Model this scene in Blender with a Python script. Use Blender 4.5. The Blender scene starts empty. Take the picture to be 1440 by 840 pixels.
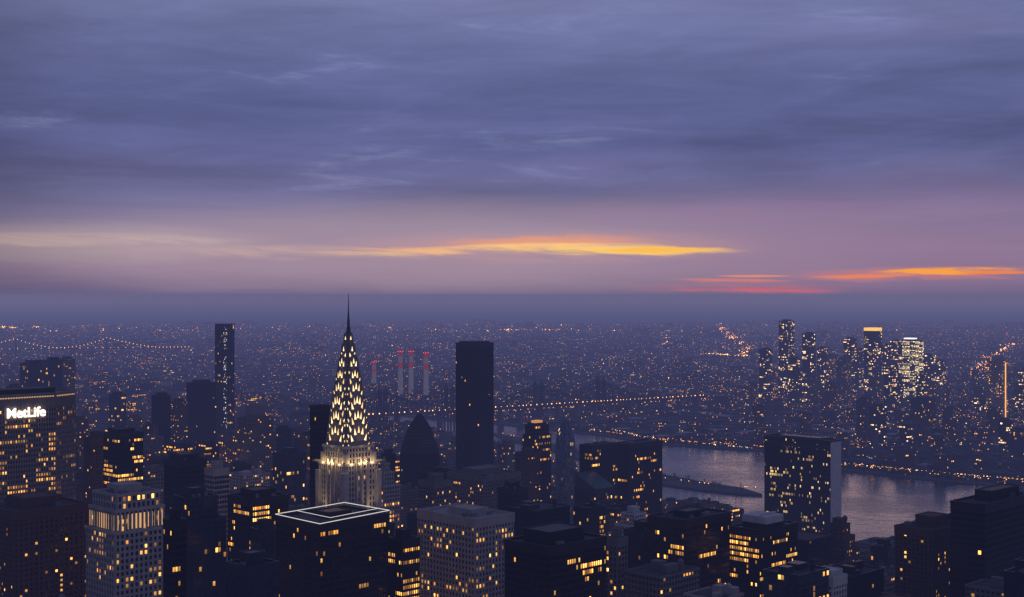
import bpy, math, random
from mathutils import Vector
random.seed(11)
F=1900.0; HZ=416.0; CAMH=320.0
R45=math.radians(45)
SC=bpy.context.scene
COL=SC.collection

# ------------------------------------------------------------------ node helpers
class NT:
    def __init__(s,tree):
        s.t=tree; s.n=tree.nodes; s.l=tree.links
    def new(s,t): return s.n.new(t)
    def put(s,sock,v):
        if hasattr(v,'default_value') or isinstance(v,bpy.types.NodeSocket): s.l.new(v,sock)
        else: sock.default_value=v
    def m(s,op,a,b=None,c=None,clamp=False):
        n=s.new('ShaderNodeMath'); n.operation=op; n.use_clamp=clamp
        s.put(n.inputs[0],a)
        if b is not None: s.put(n.inputs[1],b)
        if c is not None: s.put(n.inputs[2],c)
        return n.outputs[0]
    def mixc(s,f,a,b,mode='MIX'):
        n=s.new('ShaderNodeMix'); n.data_type='RGBA'; n.blend_type=mode
        s.put(n.inputs[0],f); s.put(n.inputs[6],a); s.put(n.inputs[7],b)
        return n.outputs[2]
    def comb(s,x,y,z):
        n=s.new('ShaderNodeCombineXYZ')
        for i,v in enumerate((x,y,z)): s.put(n.inputs[i],v)
        return n.outputs[0]
    def sep(s,v):
        n=s.new('ShaderNodeSeparateXYZ'); s.l.new(v,n.inputs[0]); return n.outputs
    def noise(s,vec,scale,detail=4,rough=.55,dist=0):
        n=s.new('ShaderNodeTexNoise'); s.l.new(vec,n.inputs['Vector'])
        n.inputs['Scale'].default_value=scale; n.inputs['Detail'].default_value=detail
        n.inputs['Roughness'].default_value=rough; n.inputs['Distortion'].default_value=dist
        return n.outputs['Fac']
    def white(s,vec):
        n=s.new('ShaderNodeTexWhiteNoise'); n.noise_dimensions='3D'; s.l.new(vec,n.inputs['Vector'])
        return n.outputs['Value'],n.outputs['Color']
    def mapr(s,v,a,b,c,d,mode='SMOOTHSTEP'):
        n=s.new('ShaderNodeMapRange'); n.interpolation_type=mode
        s.put(n.inputs[0],v)
        for i,x in enumerate((a,b,c,d)): n.inputs[i+1].default_value=x
        return n.outputs[0]
def lin(r,g,b):
    f=lambda c:(c/255/12.92) if c/255<=.04045 else ((c/255+.055)/1.055)**2.4
    return (f(r),f(g),f(b),1)
def newmat(name):
    m=bpy.data.materials.new(name); m.use_nodes=True
    t=NT(m.node_tree); b=m.node_tree.nodes['Principled BSDF']
    m.cycles.emission_sampling='NONE'
    return m,t,b
def plain(name,col,rough=.8,metal=0,nscale=.15,namt=.35,em=None,est=0):
    m,t,b=newmat(name)
    tc=t.new('ShaderNodeTexCoord').outputs['Object']
    n=t.noise(tc,nscale,5,.6)
    n2=t.noise(tc,nscale*9,3,.6)
    f=t.m('ADD',t.m('MULTIPLY',n,namt*2),t.m('MULTIPLY',n2,namt))
    f=t.m('ADD',f,1-namt*1.5)
    c=t.new('ShaderNodeVectorMath'); c.operation='SCALE'; c.inputs[0].default_value=col[:3]
    t.put(c.inputs[3],f)
    t.l.new(c.outputs[0],b.inputs['Base Color'])
    b.inputs['Roughness'].default_value=rough; b.inputs['Metallic'].default_value=metal
    if em: b.inputs['Emission Color'].default_value=(*em[:3],1); b.inputs['Emission Strength'].default_value=est
    return m
def emis(name,col,st):
    m,t,b=newmat(name)
    b.inputs['Base Color'].default_value=(.05,.05,.05,1)
    b.inputs['Emission Color'].default_value=(*col,1); b.inputs['Emission Strength'].default_value=st
    return m
def wmat(name,wall,glass,fx,fy0,fy1,p,P,q,run=6,ca=(1,.50,.12),cb=(1,.72,.34),st=1.0,rough=.15,ior=1.5,zone=.66):
    m,t,b=newmat(name)
    uv=t.new('ShaderNodeUVMap').outputs[0]
    U,V,_=t.sep(uv)
    iu=t.m('FLOOR',U); iv=t.m('FLOOR',V)
    fu=t.m('SUBTRACT',U,iu); fv=t.m('SUBTRACT',V,iv)
    orr=t.m('MULTIPLY',t.new('ShaderNodeObjectInfo').outputs['Random'],977.0)
    w1,c1=t.white(t.comb(t.m('ADD',iu,.5),t.m('ADD',iv,.5),orr))
    w2,c2=t.white(t.comb(t.m('ADD',t.m('FLOOR',t.m('DIVIDE',iu,run)),.5),t.m('ADD',iv,.5),t.m('ADD',orr,17.3)))
    w3,c3=t.white(t.comb(t.m('ADD',t.m('FLOOR',t.m('DIVIDE',t.m('ADD',iu,3),11)),.5),t.m('ADD',t.m('FLOOR',t.m('DIVIDE',iv,5)),.5),t.m('ADD',orr,41.7)))
    prob=t.m('ADD',p,t.m('MULTIPLY',t.m('LESS_THAN',w2,q),P-p))
    prob=t.m('MULTIPLY',prob,t.m('ADD',.12,t.m('MULTIPLY',t.m('LESS_THAN',w3,zone),1.05)))
    lit=t.m('LESS_THAN',w1,prob)
    mk=t.m('MULTIPLY',t.m('MULTIPLY',t.m('GREATER_THAN',fu,fx),t.m('LESS_THAN',fu,1-fx)),
           t.m('MULTIPLY',t.m('GREATER_THAN',fv,fy0),t.m('LESS_THAN',fv,1-fy1)))
    r,g,bb=t.sep(c1)
    r2,g2,b2=t.sep(c2)
    col=t.mixc(t.m('ADD',t.m('MULTIPLY',g,.5),t.m('MULTIPLY',g2,.5)),(*ca,1),(*cb,1))
    br=t.m('ADD',.14,t.m('MULTIPLY',t.m('POWER',bb,2.0),1.4))
    br=t.m('MULTIPLY',br,t.m('ADD',.55,t.m('MULTIPLY',b2,.9)))
    inter=t.noise(t.comb(t.m('MULTIPLY',U,3.7),t.m('MULTIPLY',V,2.9),orr),1.0,3,.6)
    br=t.m('MULTIPLY',br,t.m('ADD',.35,t.m('MULTIPLY',inter,1.2)))
    br=t.m('MULTIPLY',br,t.m('ADD',.55,t.m('MULTIPLY',fv,.6)))
    es=t.m('MULTIPLY',t.m('MULTIPLY',lit,mk),t.m('MULTIPLY',br,st))
    tc=t.new('ShaderNodeTexCoord').outputs['Object']
    n=t.noise(tc,.07,6,.65)
    sc=t.new('ShaderNodeVectorMath'); sc.operation='SCALE'; sc.inputs[0].default_value=wall
    t.put(sc.inputs[3],t.m('ADD',.45,t.m('MULTIPLY',n,1.1)))
    gl=t.new('ShaderNodeVectorMath'); gl.operation='SCALE'; gl.inputs[0].default_value=glass
    t.put(gl.inputs[3],t.m('ADD',.4,t.m('MULTIPLY',r,1.2)))
    bc=t.mixc(mk,sc.outputs[0],gl.outputs[0])
    t.l.new(bc,b.inputs['Base Color'])
    t.put(b.inputs['Roughness'],t.m('ADD',.8,t.m('MULTIPLY',mk,rough-.8)))
    b.inputs['IOR'].default_value=ior
    t.l.new(col,b.inputs['Emission Color']); t.l.new(es,b.inputs['Emission Strength'])
    return m

# ------------------------------------------------------------------ world
w=bpy.data.worlds.new("World"); SC.world=w; w.use_nodes=True
t=NT(w.node_tree)
for n in list(t.n): t.n.remove(n)
tc=t.new('ShaderNodeTexCoord').outputs['Generated']
X,Y,Z=t.sep(tc)
az=t.m('ARCTAN2',X,Y)
hl=t.m('SQRT',t.m('ADD',t.m('MULTIPLY',X,X),t.m('MULTIPLY',Y,Y)))
el=t.m('DIVIDE',Z,t.m('MAXIMUM',hl,.02))
ramp=t.new('ShaderNodeValToRGB')
t.put(ramp.inputs[0],t.m('MULTIPLY',el,1/.3))
stops=[(0,(104,97,130)),(.008,(122,106,138)),(.018,(138,118,146)),(.032,(142,124,152)),(.052,(126,119,153)),(.078,(106,105,146)),
       (.11,(93,98,144)),(.15,(94,101,147)),(.19,(104,111,155)),(.23,(118,125,166)),(.3,(88,96,138))]
cr=ramp.color_ramp
while len(cr.elements)<len(stops): cr.elements.new(.5)
for e,(p,c) in zip(cr.elements,stops):
    e.position=p/.3; e.color=lin(*c)
col=ramp.outputs[0]
zz=t.m('ADD',t.m('MAXIMUM',Z,0),.07)
cp=t.comb(t.m('DIVIDE',X,zz),t.m('MULTIPLY',t.m('DIVIDE',Y,zz),1.5),0)
n1=t.noise(cp,.5,7,.55,.6)
n2=t.noise(t.comb(t.m('MULTIPLY',az,3.4),t.m('MULTIPLY',t.m('SUBTRACT',el,t.m('MULTIPLY',az,.05)),20),3.3),1.7,8,.6,.5)
n3=t.noise(t.comb(t.m('MULTIPLY',az,7.5),t.m('MULTIPLY',t.m('ADD',el,t.m('MULTIPLY',az,.05)),60),8.3),1.3,7,.64,.5)
up=t.mapr(el,.015,.11,0,1)
f1=t.mapr(n1,.3,.72,.80,1.22,'LINEAR')
f2=t.mapr(n2,.3,.72,.86,1.18,'LINEAR')
f3=t.mapr(n3,.3,.7,.94,1.06,'LINEAR')
ff=t.m('MULTIPLY',t.m('MULTIPLY',f1,f2),f3)
ff=t.m('ADD',1,t.m('MULTIPLY',t.m('SUBTRACT',ff,1),t.m('ADD',.35,t.m('MULTIPLY',up,.7))))
sc=t.new('ShaderNodeVectorMath'); sc.operation='SCALE'; t.l.new(col,sc.inputs[0]); t.put(sc.inputs[3],ff)
col=sc.outputs[0]
wis=t.mapr(t.m('MULTIPLY',n2,t.m('ADD',n3,.45)),.56,.80,0,.45)
col=t.mixc(t.m('MULTIPLY',wis,up),col,lin(150,158,194))
mv=t.mapr(n1,.45,.7,0,.28)
col=t.mixc(t.m('MULTIPLY',mv,t.mapr(az,-.3,.35,.2,1)),col,lin(122,110,148))
def blob(px,py,wx,wy,color,amt,nz=.0045,brk=None,pw=1.0):
    global col
    a0=math.atan((px-720)/F); e0=(HZ-py)/F*math.cos(a0)
    ee=t.m('ADD',el,t.m('MULTIPLY',t.m('SUBTRACT',n3,.5),nz*2))
    ee=t.m('ADD',ee,t.m('MULTIPLY',t.m('SUBTRACT',n2,.5),nz*2))
    a=t.m('DIVIDE',t.m('SUBTRACT',az,a0),wx/F); e=t.m('DIVIDE',t.m('SUBTRACT',ee,e0),wy/F)
    q=t.m('ADD',t.m('MULTIPLY',a,a),t.m('MULTIPLY',e,e))
    mk=t.mapr(q,0,1,1,0)
    mk=t.m('POWER',mk,pw)
    if brk: mk=t.m('MULTIPLY',mk,t.mapr(n3,brk[0],brk[1],.1,1))
    mk=t.m('MULTIPLY',mk,amt,clamp=True)
    mk=t.m('MULTIPLY',mk,t.m('GREATER_THAN',Y,0))
    col=t.mixc(mk,col,lin(*color))
blob(620,352,860,95,(174,150,164),.65,pw=1.6,nz=.008)
blob(1280,345,620,120,(148,118,150),.5,pw=1.5,nz=.012)
blob(80,342,360,36,(192,170,172),.55,pw=1.3)
blob(60,336,290,11,(218,188,178),.75,brk=(.32,.62),nz=.005)
blob(1080,300,460,20,(152,124,156),.4,brk=(.3,.6))
blob(440,354,260,11,(206,172,164),.6,brk=(.36,.62))
blob(770,346,360,32,(206,156,150),.5,pw=1.5,brk=(.3,.55))
blob(770,338,180,13,(240,160,118),.8,brk=(.36,.62),nz=.007,pw=1.3)
blob(670,350,200,8,(248,188,130),.9,nz=.0045,brk=(.36,.58))
blob(780,346,180,8,(255,206,136),1.0,nz=.0045,brk=(.38,.62))
blob(860,352,200,8,(255,206,114),1.1,nz=.004,brk=(.33,.56))
blob(930,351,105,4.8,(255,194,84),1.15,nz=.0025,brk=(.32,.52))
blob(550,356,140,3.6,(236,188,144),.7,nz=.003,brk=(.35,.58))
blob(1300,384,210,12,(216,130,118),.6,nz=.005,brk=(.34,.6))
blob(1330,381,105,5.2,(255,166,54),1.4,nz=.003,brk=(.3,.5))
blob(1220,387,90,3.2,(246,136,80),.85,nz=.0026,brk=(.3,.5))
blob(1400,384,60,3.0,(252,136,54),.9,nz=.0016)
blob(1050,404,200,10,(200,112,126),.6,nz=.004,brk=(.34,.6))
blob(1060,408,130,3.4,(236,104,98),.85,nz=.002,brk=(.32,.55))
blob(1020,394,110,3.2,(228,130,112),.8,nz=.0025,brk=(.34,.54))
blob(1060,388,60,2.3,(250,148,98),.8,nz=.001)
dk=t.mapr(az,-.42,-.24,.66,1.0)
sc=t.new('ShaderNodeVectorMath'); sc.operation='SCALE'; t.l.new(col,sc.inputs[0]); t.put(sc.inputs[3],dk)
col=sc.outputs[0]
HAZE=lin(104,101,136)
col=t.mixc(t.mapr(el,-.004,0,1,0),col,HAZE)
bg=t.new('ShaderNodeBackground'); t.l.new(col,bg.inputs[0]); bg.inputs[1].default_value=1.0
out=t.new('ShaderNodeOutputWorld'); t.l.new(bg.outputs[0],out.inputs[0])

# ------------------------------------------------------------------ mesh builder
class MB:
    def __init__(s): s.v=[];s.f=[];s.m=[];s.uv=[]
    def face(s,pts,mat=0,uv=None):
        i=len(s.v); s.v+=[tuple(p) for p in pts]; s.f.append(tuple(range(i,i+len(pts)))); s.m.append(mat)
        s.uv+= uv if uv else [(.01,.01)]*len(pts)
    def prism(s,poly,z0,z1,ms=0,mt=1,cw=3.,fh=3.5,top=True,poly1=None,uo=0):
        p1=poly1 or poly; n=len(poly)
        nv=max(1,round((z1-z0)/fh))
        for i in range(n):
            a=poly[i]; b=poly[(i+1)%n]; a1=p1[i]; b1=p1[(i+1)%n]
            L=math.dist(a,b); nu=max(1,round(L/cw)); o=uo+i*60; vo=round(z0/fh)
            mm=ms[i] if isinstance(ms,(list,tuple)) else ms
            s.face([(a[0],a[1],z0),(b[0],b[1],z0),(b1[0],b1[1],z1),(a1[0],a1[1],z1)],mm,
                   [(o,vo),(o+nu,vo),(o+nu,vo+nv),(o,vo+nv)])
        if top: s.face([(p[0],p[1],z1) for p in p1],mt)
    def box(s,x0,x1,y0,y1,z0,z1,mat=0):
        s.prism([(x0,y0),(x1,y0),(x1,y1),(x0,y1)],z0,z1,mat,mat,top=True)
    def cyl(s,x,y,r0,r1,z0,z1,mat=0,n=10,top=True):
        a=[(x+r0*math.cos(2*math.pi*i/n),y+r0*math.sin(2*math.pi*i/n)) for i in range(n)]
        b=[(x+r1*math.cos(2*math.pi*i/n),y+r1*math.sin(2*math.pi*i/n)) for i in range(n)]
        s.prism(a,z0,z1,mat,mat,poly1=b,top=top)
    def beam(s,p,q,r,mat=0):
        p=Vector(p);q=Vector(q);d=(q-p)
        if d.length<1e-6: return
        d.normalize(); u=d.cross(Vector((0,0,1)))
        if u.length<1e-3: u=Vector((1,0,0))
        u.normalize(); v=d.cross(u)
        c=[(u*a+v*b)*r for a,b in ((-1,-1),(1,-1),(1,1),(-1,1))]
        for i in range(4):
            j=(i+1)%4
            s.face([p+c[i],p+c[j],q+c[j],q+c[i]],mat)
        s.face([p+x for x in c],mat); s.face([q+x for x in c],mat)
    def octa(s,x,y,z,r,mat=0):
        P=[(x+r,y,z),(x,y+r,z),(x-r,y,z),(x,y-r,z)]; T=(x,y,z+r); B=(x,y,z-r)
        for i in range(4):
            s.face([P[i],P[(i+1)%4],T],mat); s.face([P[(i+1)%4],P[i],B],mat)
    def relief(s,poly,z0,z1,cw,fh,pw,pd,bh,bd,mat=0,edges=None):
        n=len(poly); nv=max(1,round((z1-z0)/fh)); h=(z1-z0)/nv
        for i in range(n):
            if edges is not None and i not in edges: continue
            a=Vector(poly[i]); b=Vector(poly[(i+1)%n]); L=(b-a).length; d=(b-a)/L; nn=Vector((d.y,-d.x))
            nu=max(1,round(L/cw)); c=L/nu
            if pw>0:
                for k in range(nu+1):
                    u0=k*c-pw/2; u1=k*c+pw/2
                    if k==0: u0,u1=0,pw*.7
                    if k==nu: u0,u1=L-pw*.7,L
                    p0=a+d*u0;p1=a+d*u1;q0=p0+nn*pd;q1=p1+nn*pd
                    s.face([(q0.x,q0.y,z0),(q1.x,q1.y,z0),(q1.x,q1.y,z1),(q0.x,q0.y,z1)],mat)
                    s.face([(p0.x,p0.y,z0),(q0.x,q0.y,z0),(q0.x,q0.y,z1),(p0.x,p0.y,z1)],mat)
                    s.face([(q1.x,q1.y,z0),(p1.x,p1.y,z0),(p1.x,p1.y,z1),(q1.x,q1.y,z1)],mat)
            if bh>0:
                for j in range(nv):
                    y0=z0+j*h; y1=y0+bh; q0=a+nn*bd;q1=b+nn*bd
                    s.face([(q0.x,q0.y,y0),(q1.x,q1.y,y0),(q1.x,q1.y,y1),(q0.x,q0.y,y1)],mat)
                    s.face([(q0.x,q0.y,y1),(q1.x,q1.y,y1),(b.x,b.y,y1),(a.x,a.y,y1)],mat)
                    s.face([(a.x,a.y,y0),(b.x,b.y,y0),(q1.x,q1.y,y0),(q0.x,q0.y,y0)],mat)
    def parapet(s,poly,z,h=1.2,outw=.6,inw=.4,mat=0):
        n=len(poly)
        for i in range(n):
            a=Vector(poly[i]); b=Vector(poly[(i+1)%n]); d=(b-a).normalized(); nn=Vector((d.y,-d.x))
            hh=h-(.012*(i%3))
            A=a-d*(outw*.98)+nn*outw; B=b+d*(outw*.98)+nn*outw; C=b-nn*inw; Dd=a-nn*inw
            s.prism([(A.x,A.y),(B.x,B.y),(C.x,C.y),(Dd.x,Dd.y)],z-.4-(.01*(i%3)),z+hh,mat,mat)
    def make(s,name,mats,parent=None,loc=(0,0,0),rot=0,**props):
        me=bpy.data.meshes.new(name); me.from_pydata(s.v,[],s.f)
        uvl=me.uv_layers.new(name='UVMap')
        flat=[c for uv in s.uv for c in uv]
        uvl.data.foreach_set('uv',flat)
        for m in mats: me.materials.append(m)
        me.polygons.foreach_set('material_index',s.m)
        me.update()
        o=bpy.data.objects.new(name,me); COL.objects.link(o)
        o.location=loc; o.rotation_euler=(0,0,rot)
        if parent: o.parent=parent
        for k,v in props.items(): o[k]=v
        return o
def rect(hx,hy,ox=0,oy=0): return [(ox-hx,oy-hy),(ox+hx,oy-hy),(ox+hx,oy+hy),(ox-hx,oy+hy)]
def empty(name,loc,rot=0,**props):
    o=bpy.data.objects.new(name,None); o.empty_display_size=5; COL.objects.link(o)
    o.location=loc; o.rotation_euler=(0,0,rot)
    for k,v in props.items(): o[k]=v
    return o

# ------------------------------------------------------------------ materials
AMB=dict(ca=(1,.34,.035),cb=(1,.58,.14))
M={}
M['roof']=plain('roof_gravel',(.045,.045,.05),.9,nscale=.08)
M['rooflight']=plain('roof_pale',(.28,.28,.30),.85,nscale=.1)
M['metal']=plain('rooftop_metal',(.18,.19,.21),.55,.3)
M['black']=plain('black_metal',(.006,.007,.009),.5,.1)
M['stone']=plain('limestone',(.40,.37,.34),.85)
M['stone2']=plain('grey_stone',(.16,.155,.155),.85)
M['brick']=plain('brown_brick',(.10,.058,.043),.9)
M['concrete']=plain('concrete',(.16,.145,.135),.85)
M['white']=plain('white_brick',(.58,.57,.55),.8)
M['bluepanel']=plain('blue_panel',(.020,.030,.05),.4,.2)
M['wood']=plain('tank_wood',(.06,.045,.03),.9)
G=(.005,.007,.011)
ST={}
def style(key,wall,wallcol,glass,cw,fh,pw,pd,bh,p,P,q,run,st=1.0,ior=1.5,words='',zone=.66,**kw):
    k=dict(AMB); k.update(kw)
    win=wmat(key+'_window_glass',wallcol,glass,.05,.02,.05,p,P,q,run,st=st*1.9,ior=ior,zone=zone,**k)
    flat=wmat(key+'_facade',wallcol,glass,max(.05,pw/cw/2),min(.6,bh/fh),.06,p,P,q,run,st=st*1.8,ior=ior,zone=zone,**k)
    ST[key]=dict(wall=wall,win=win,flat=flat,cw=cw,fh=fh,pw=pw,pd=pd,bh=bh,bd=pd*.6,words=words)
style('black',M['black'],(.006,.007,.009),G,1.9,3.9,.35,.3,1.3,.035,.60,.16,7,ior=1.4,zone=.5,words='black glass office tower')
style('blackdim',M['black'],(.005,.006,.008),(.004,.005,.008),2.2,3.9,.3,.25,1.4,.005,.08,.05,7,ior=1.35,words='black glass tower')
style('amber',M['black'],(.010,.009,.010),G,1.7,3.8,.4,.35,1.5,.07,.88,.52,9,st=1.1,ior=1.4,zone=.72,words='dark office tower with amber lit floors')
style('stone',M['stone'],(.40,.37,.34),G,3.0,3.7,1.3,.6,1.4,.10,.55,.25,4,zone=.75,words='pale limestone tower')
style('grey',M['stone2'],(.16,.155,.155),G,2.8,3.6,1.2,.5,1.5,.06,.4,.16,4,words='grey stone tower')
style('brick',M['brick'],(.10,.058,.043),G,3.2,3.1,1.7,.3,1.5,.06,.32,.18,3,words='brown brick apartment tower')
style('concrete',M['concrete'],(.16,.145,.135),G,3.0,3.0,1.3,.5,1.2,.05,.25,.16,3,words='concrete apartment tower')
style('glass',M['bluepanel'],(.020,.030,.05),(.02,.032,.055),2.0,3.6,.2,.2,.5,.02,.3,.08,5,ior=1.7,words='blue glass tower')
style('glassfar',M['bluepanel'],(.012,.018,.03),(.010,.016,.028),3.8,4.2,.6,.2,1.4,.07,.60,.18,4,st=1.4,ior=1.5,zone=.75,words='blue glass high rise',ca=(1,.50,.15),cb=(1,.80,.50))
style('amberfar',M['bluepanel'],(.02,.03,.045),(.03,.045,.07),3,3.8,.3,.3,1,.14,.80,.5,8,st=1.1,zone=.9,ca=(1,.62,.22),cb=(.95,.9,.62),words='lit glass tower')
NEAR=['black','blackdim','amber','stone','grey','brick','concrete','glass']

def solve(L,C,Rr,D):
    tl=(L-720)/F; tr=(Rr-720)/F
    tcn=(C-720)/F if C is not None else (tl+tr)/(2-tr+tl)
    s=math.sqrt(.5); Xc=tcn*D
    a=(Xc-tl*D)/(s*(1+tl)); b=(tr*D-Xc)/(s*(1-tr))
    cx=Xc+s*b/2-s*a/2; cy=D+s*b/2+s*a/2
    return a,b,cx,cy
def zof(y,D): return CAMH-(y-HZ)*D/F
HERO=[]
def clutter(root,hx,hy,z,n,rnd,mat='metal'):
    for i in range(n):
        sx=rnd.uniform(.06,.16)*hx*2; sy=rnd.uniform(.06,.2)*hy*2; h=rnd.uniform(1.2,3.2)
        x=rnd.uniform(-hx*.75,hx*.75); y=rnd.uniform(-hy*.75,hy*.75)
        mb=MB(); mb.box(-sx/2,sx/2,-sy/2,sy/2,.25,h,0)
        for lx in (-.4,.4): mb.box(lx*sx-.15,lx*sx+.15,-sy*.4,sy*.4,0,.25,0)
        if rnd.random()<.6: mb.cyl(0,0,min(sx,sy)*.3,min(sx,sy)*.3,h,h+.5,0,8)
        mb.make('air_handling_unit',[M[mat]],root,(x,y,z+.01+i*.004))
def water_tank(root,x,y,z):
    mb=MB()
    for a,b in((-1,-1),(1,-1),(1,1),(-1,1)): mb.beam((a*1.3,b*1.3,0),(a*1.1,b*1.1,3),.12,1)
    mb.cyl(0,0,2,2,3,6.5,0,12); mb.cyl(0,0,2.15,.1,6.5,8,0,12)
    mb.make('water_tank',[M['wood'],M['black']],root,(x,y,z))
def tower(L,C,Rr,y,D,sty,label,tiers=((0,0),),pent=(.5,.5,6),clut=5,relief=True,tank=False,wall=None,category='building',parap=1.2,hz=None,name='office_tower',roof='roof'):
    S=ST[sty]; a,b,cx,cy=solve(L,C,Rr,D); H=zof(y,D) if hz is None else hz
    HERO.append((cx,cy,math.hypot(a,b)/2))
    root=empty(name,(cx,cy,0),R45,label=label,category=category)
    wm=MB(); gm=MB(); rm=MB()
    tl=list(tiers)
    rnd=random.Random(int(L*7+D))
    for i,(off,ins) in enumerate(tl):
        z1=H-off; z0=H-tl[i+1][0] if i+1<len(tl) else 0
        P=rect(max(2,b/2-ins),max(2,a/2-ins))
        gm.prism(P,z0,z1-.5,0,1,S['cw'],S['fh'],top=False)
        if relief:
            wm.relief(P,z0,z1-.5,S['cw'],S['fh'],S['pw'],S['pd'],S['bh'],S['bd'])
            if i==0 and z1-z0>14: wm.prism([(p[0]*(1+S['pd']*1.1/abs(p[0])),p[1]*(1+S['pd']*1.1/abs(p[1]))) for p in P],z1-4.6,z1-.42,0,0,top=False)
        wm.parapet(P,z1,parap,S['pd']+.12,.4)
        rm.face([(p[0],p[1],z1-.3) for p in P],0)
    gm.make('window',[S['win'] if relief else S['flat']],root,kind='stuff')
    wm.make('wall',[wall or S['wall']],root)
    rm.make('roof',[M[roof]],root)
    ins=tl[0][1]; hx=max(2,b/2-ins); hy=max(2,a/2-ins)
    if pent:
        pm=MB(); fx,fy,ph=pent
        ox=rnd.uniform(-.1,.1)*hx; oy=rnd.uniform(-.1,.1)*hy
        pm.box(ox-hx*fx,ox+hx*fx,oy-hy*fy,oy+hy*fy,H-.3,H+ph,0)
        pm.parapet(rect(hx*fx,hy*fy,ox,oy),H+ph,.5,.15,.3)
        k=int(hx*fx*2/1.5)
        for j in range(k):
            xx=ox-hx*fx+.6+j*1.5
            pm.box(xx,xx+.5,oy-hy*fy-.18,oy-hy*fy-.002,H+.6,H+ph-.6,0)
        pm.make('mechanical_penthouse',[wall or S['wall']],root)
    if clut and relief: clutter(root,hx*.95,hy*.95,H-.3,clut,rnd)
    if tank: water_tank(root,hx*.55,-hy*.5,H-.3)
    return root,a,b,H

# ------------------------------------------------------------------ ground & river
gmat,t,b=newmat('city_ground')
pos=t.new('ShaderNodeNewGeometry').outputs['Position']
n=t.noise(pos,.004,8,.65); n2=t.noise(pos,.03,4,.6)
c=t.mixc(t.mapr(n,.35,.65,0,1),(.025,.027,.03,1),(.075,.074,.072,1))
c=t.mixc(t.mapr(n2,.4,.65,0,.6),c,(.02,.028,.02,1))
t.l.new(c,b.inputs['Base Color']); b.inputs['Roughness'].default_value=.9
mb=MB()
mb.face([(-60000,-3000,0),(60000,-3000,0),(60000,90000,0),(-60000,90000,0)])
mb.make('ground',[gmat],kind='structure')
def P2(px,D): return ((px-720)/F*D,D)
near=[(-400,7600),(-150,6400),(100,5300),(300,4300),(450,3700),(600,3150),(700,2850),(800,2480),(930,2080),(1075,1880),(1200,1740),(1340,1620),(1500,1500),(1900,1250),(2600,900)]
far=[(-400,8000),(-150,6720),(100,5560),(300,4560),(450,3960),(600,3500),(700,3360),(850,3080),(930,2900),(1000,2830),(1060,2790),(1105,2700),(1150,2560),(1185,2470),(1300,2350),(1440,2240),(1600,2150),(1900,1950),(2600,1700)]
river=[P2(*p) for p in near]+[P2(*p) for p in reversed(far)]
wmt,t,b=newmat('river_water')
pos=t.new('ShaderNodeNewGeometry').outputs['Position']
b.inputs['Base Color'].default_value=(.004,.010,.018,1); b.inputs['IOR'].default_value=1.33
n=t.noise(pos,.006,6,.6,1.0)
t.put(b.inputs['Roughness'],t.mapr(n,.35,.65,.11,.24))
b.inputs['Specular Tint'].default_value=(.40,.56,.80,1)
bp=t.new('ShaderNodeBump'); bp.inputs['Strength'].default_value=.8; bp.inputs['Distance'].default_value=1.3
t.l.new(t.noise(pos,.045,6,.62),bp.inputs['Height']); t.l.new(bp.outputs[0],b.inputs['Normal'])
from mathutils.geometry import tessellate_polygon
def sheet(poly,z):
    mb=MB()
    for tri in tessellate_polygon([[Vector((p[0],p[1],0)) for p in poly]]):
        pts=[(poly[i][0],poly[i][1],z) for i in tri]
        A,B_,C_=[Vector(p) for p in pts]
        if (B_-A).cross(C_-A).z<0: pts.reverse()
        mb.face(pts)
    return mb
sheet(river,.05).make('water',[wmt],kind='structure')
M['quay']=plain('quay_stone',(.13,.13,.13),.9)
for line in (near,far):
    mb=MB()
    for i in range(len(line)-1):
        p=P2(*line[i]);q=P2(*line[i+1]); mb.beam((p[0],p[1],1.0),(q[0],q[1],1.0),2.0)
    mb.make('embankment',[M['quay']],kind='structure')
isl=[(1072,2160),(1040,2170),(985,2215),(930,2280),(860,2470),(780,2760),(705,3020),(690,3140),(790,2860),(870,2580),(935,2395),(990,2300),(1045,2230)]
IS=[P2(*p) for p in isl]
mb=sheet(IS,3.0)
for i in range(len(IS)):
    p=IS[i];q=IS[(i+1)%len(IS)]
    mb.face([(p[0],p[1],0),(q[0],q[1],0),(q[0],q[1],3),(p[0],p[1],3)],1)
mb.make('island',[gmat,M['quay']],kind='structure')
def pip(x,y,poly):
    r=False;j=len(poly)-1
    for i in range(len(poly)):
        xi,yi=poly[i];xj,yj=poly[j]
        if (yi>y)!=(yj>y) and x<(xj-xi)*(y-yi)/(yj-yi)+xi: r=not r
        j=i
    return r
manh=[P2(*p) for p in near]+[(3000,-2000),(-9000,-2000)]

# ------------------------------------------------------------------ haze
hm=bpy.data.materials.new('air_haze'); hm.use_nodes=True
nt=hm.node_tree
for n in list(nt.nodes): nt.nodes.remove(n)
o=nt.nodes.new('ShaderNodeOutputMaterial'); ad=nt.nodes.new('ShaderNodeAddShader')
ab=nt.nodes.new('ShaderNodeVolumeAbsorption'); em=nt.nodes.new('ShaderNodeEmission')
sg=(.54e-4,.66e-4,.98e-4); SM=max(sg)*1.2
ab.inputs[0].default_value=(1-sg[0]/SM,1-sg[1]/SM,1-sg[2]/SM,1); ab.inputs[1].default_value=SM
em.inputs[0].default_value=(HAZE[0]*sg[0]/SM,HAZE[1]*sg[1]/SM,HAZE[2]*sg[2]/SM,1); em.inputs[1].default_value=SM
nt.links.new(ab.outputs[0],ad.inputs[0]); nt.links.new(em.outputs[0],ad.inputs[1]); nt.links.new(ad.outputs[0],o.inputs['Volume'])
x0,x1,y0,y1,z0,z1=-59000,59000,-2900,89000,-20,348
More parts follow.
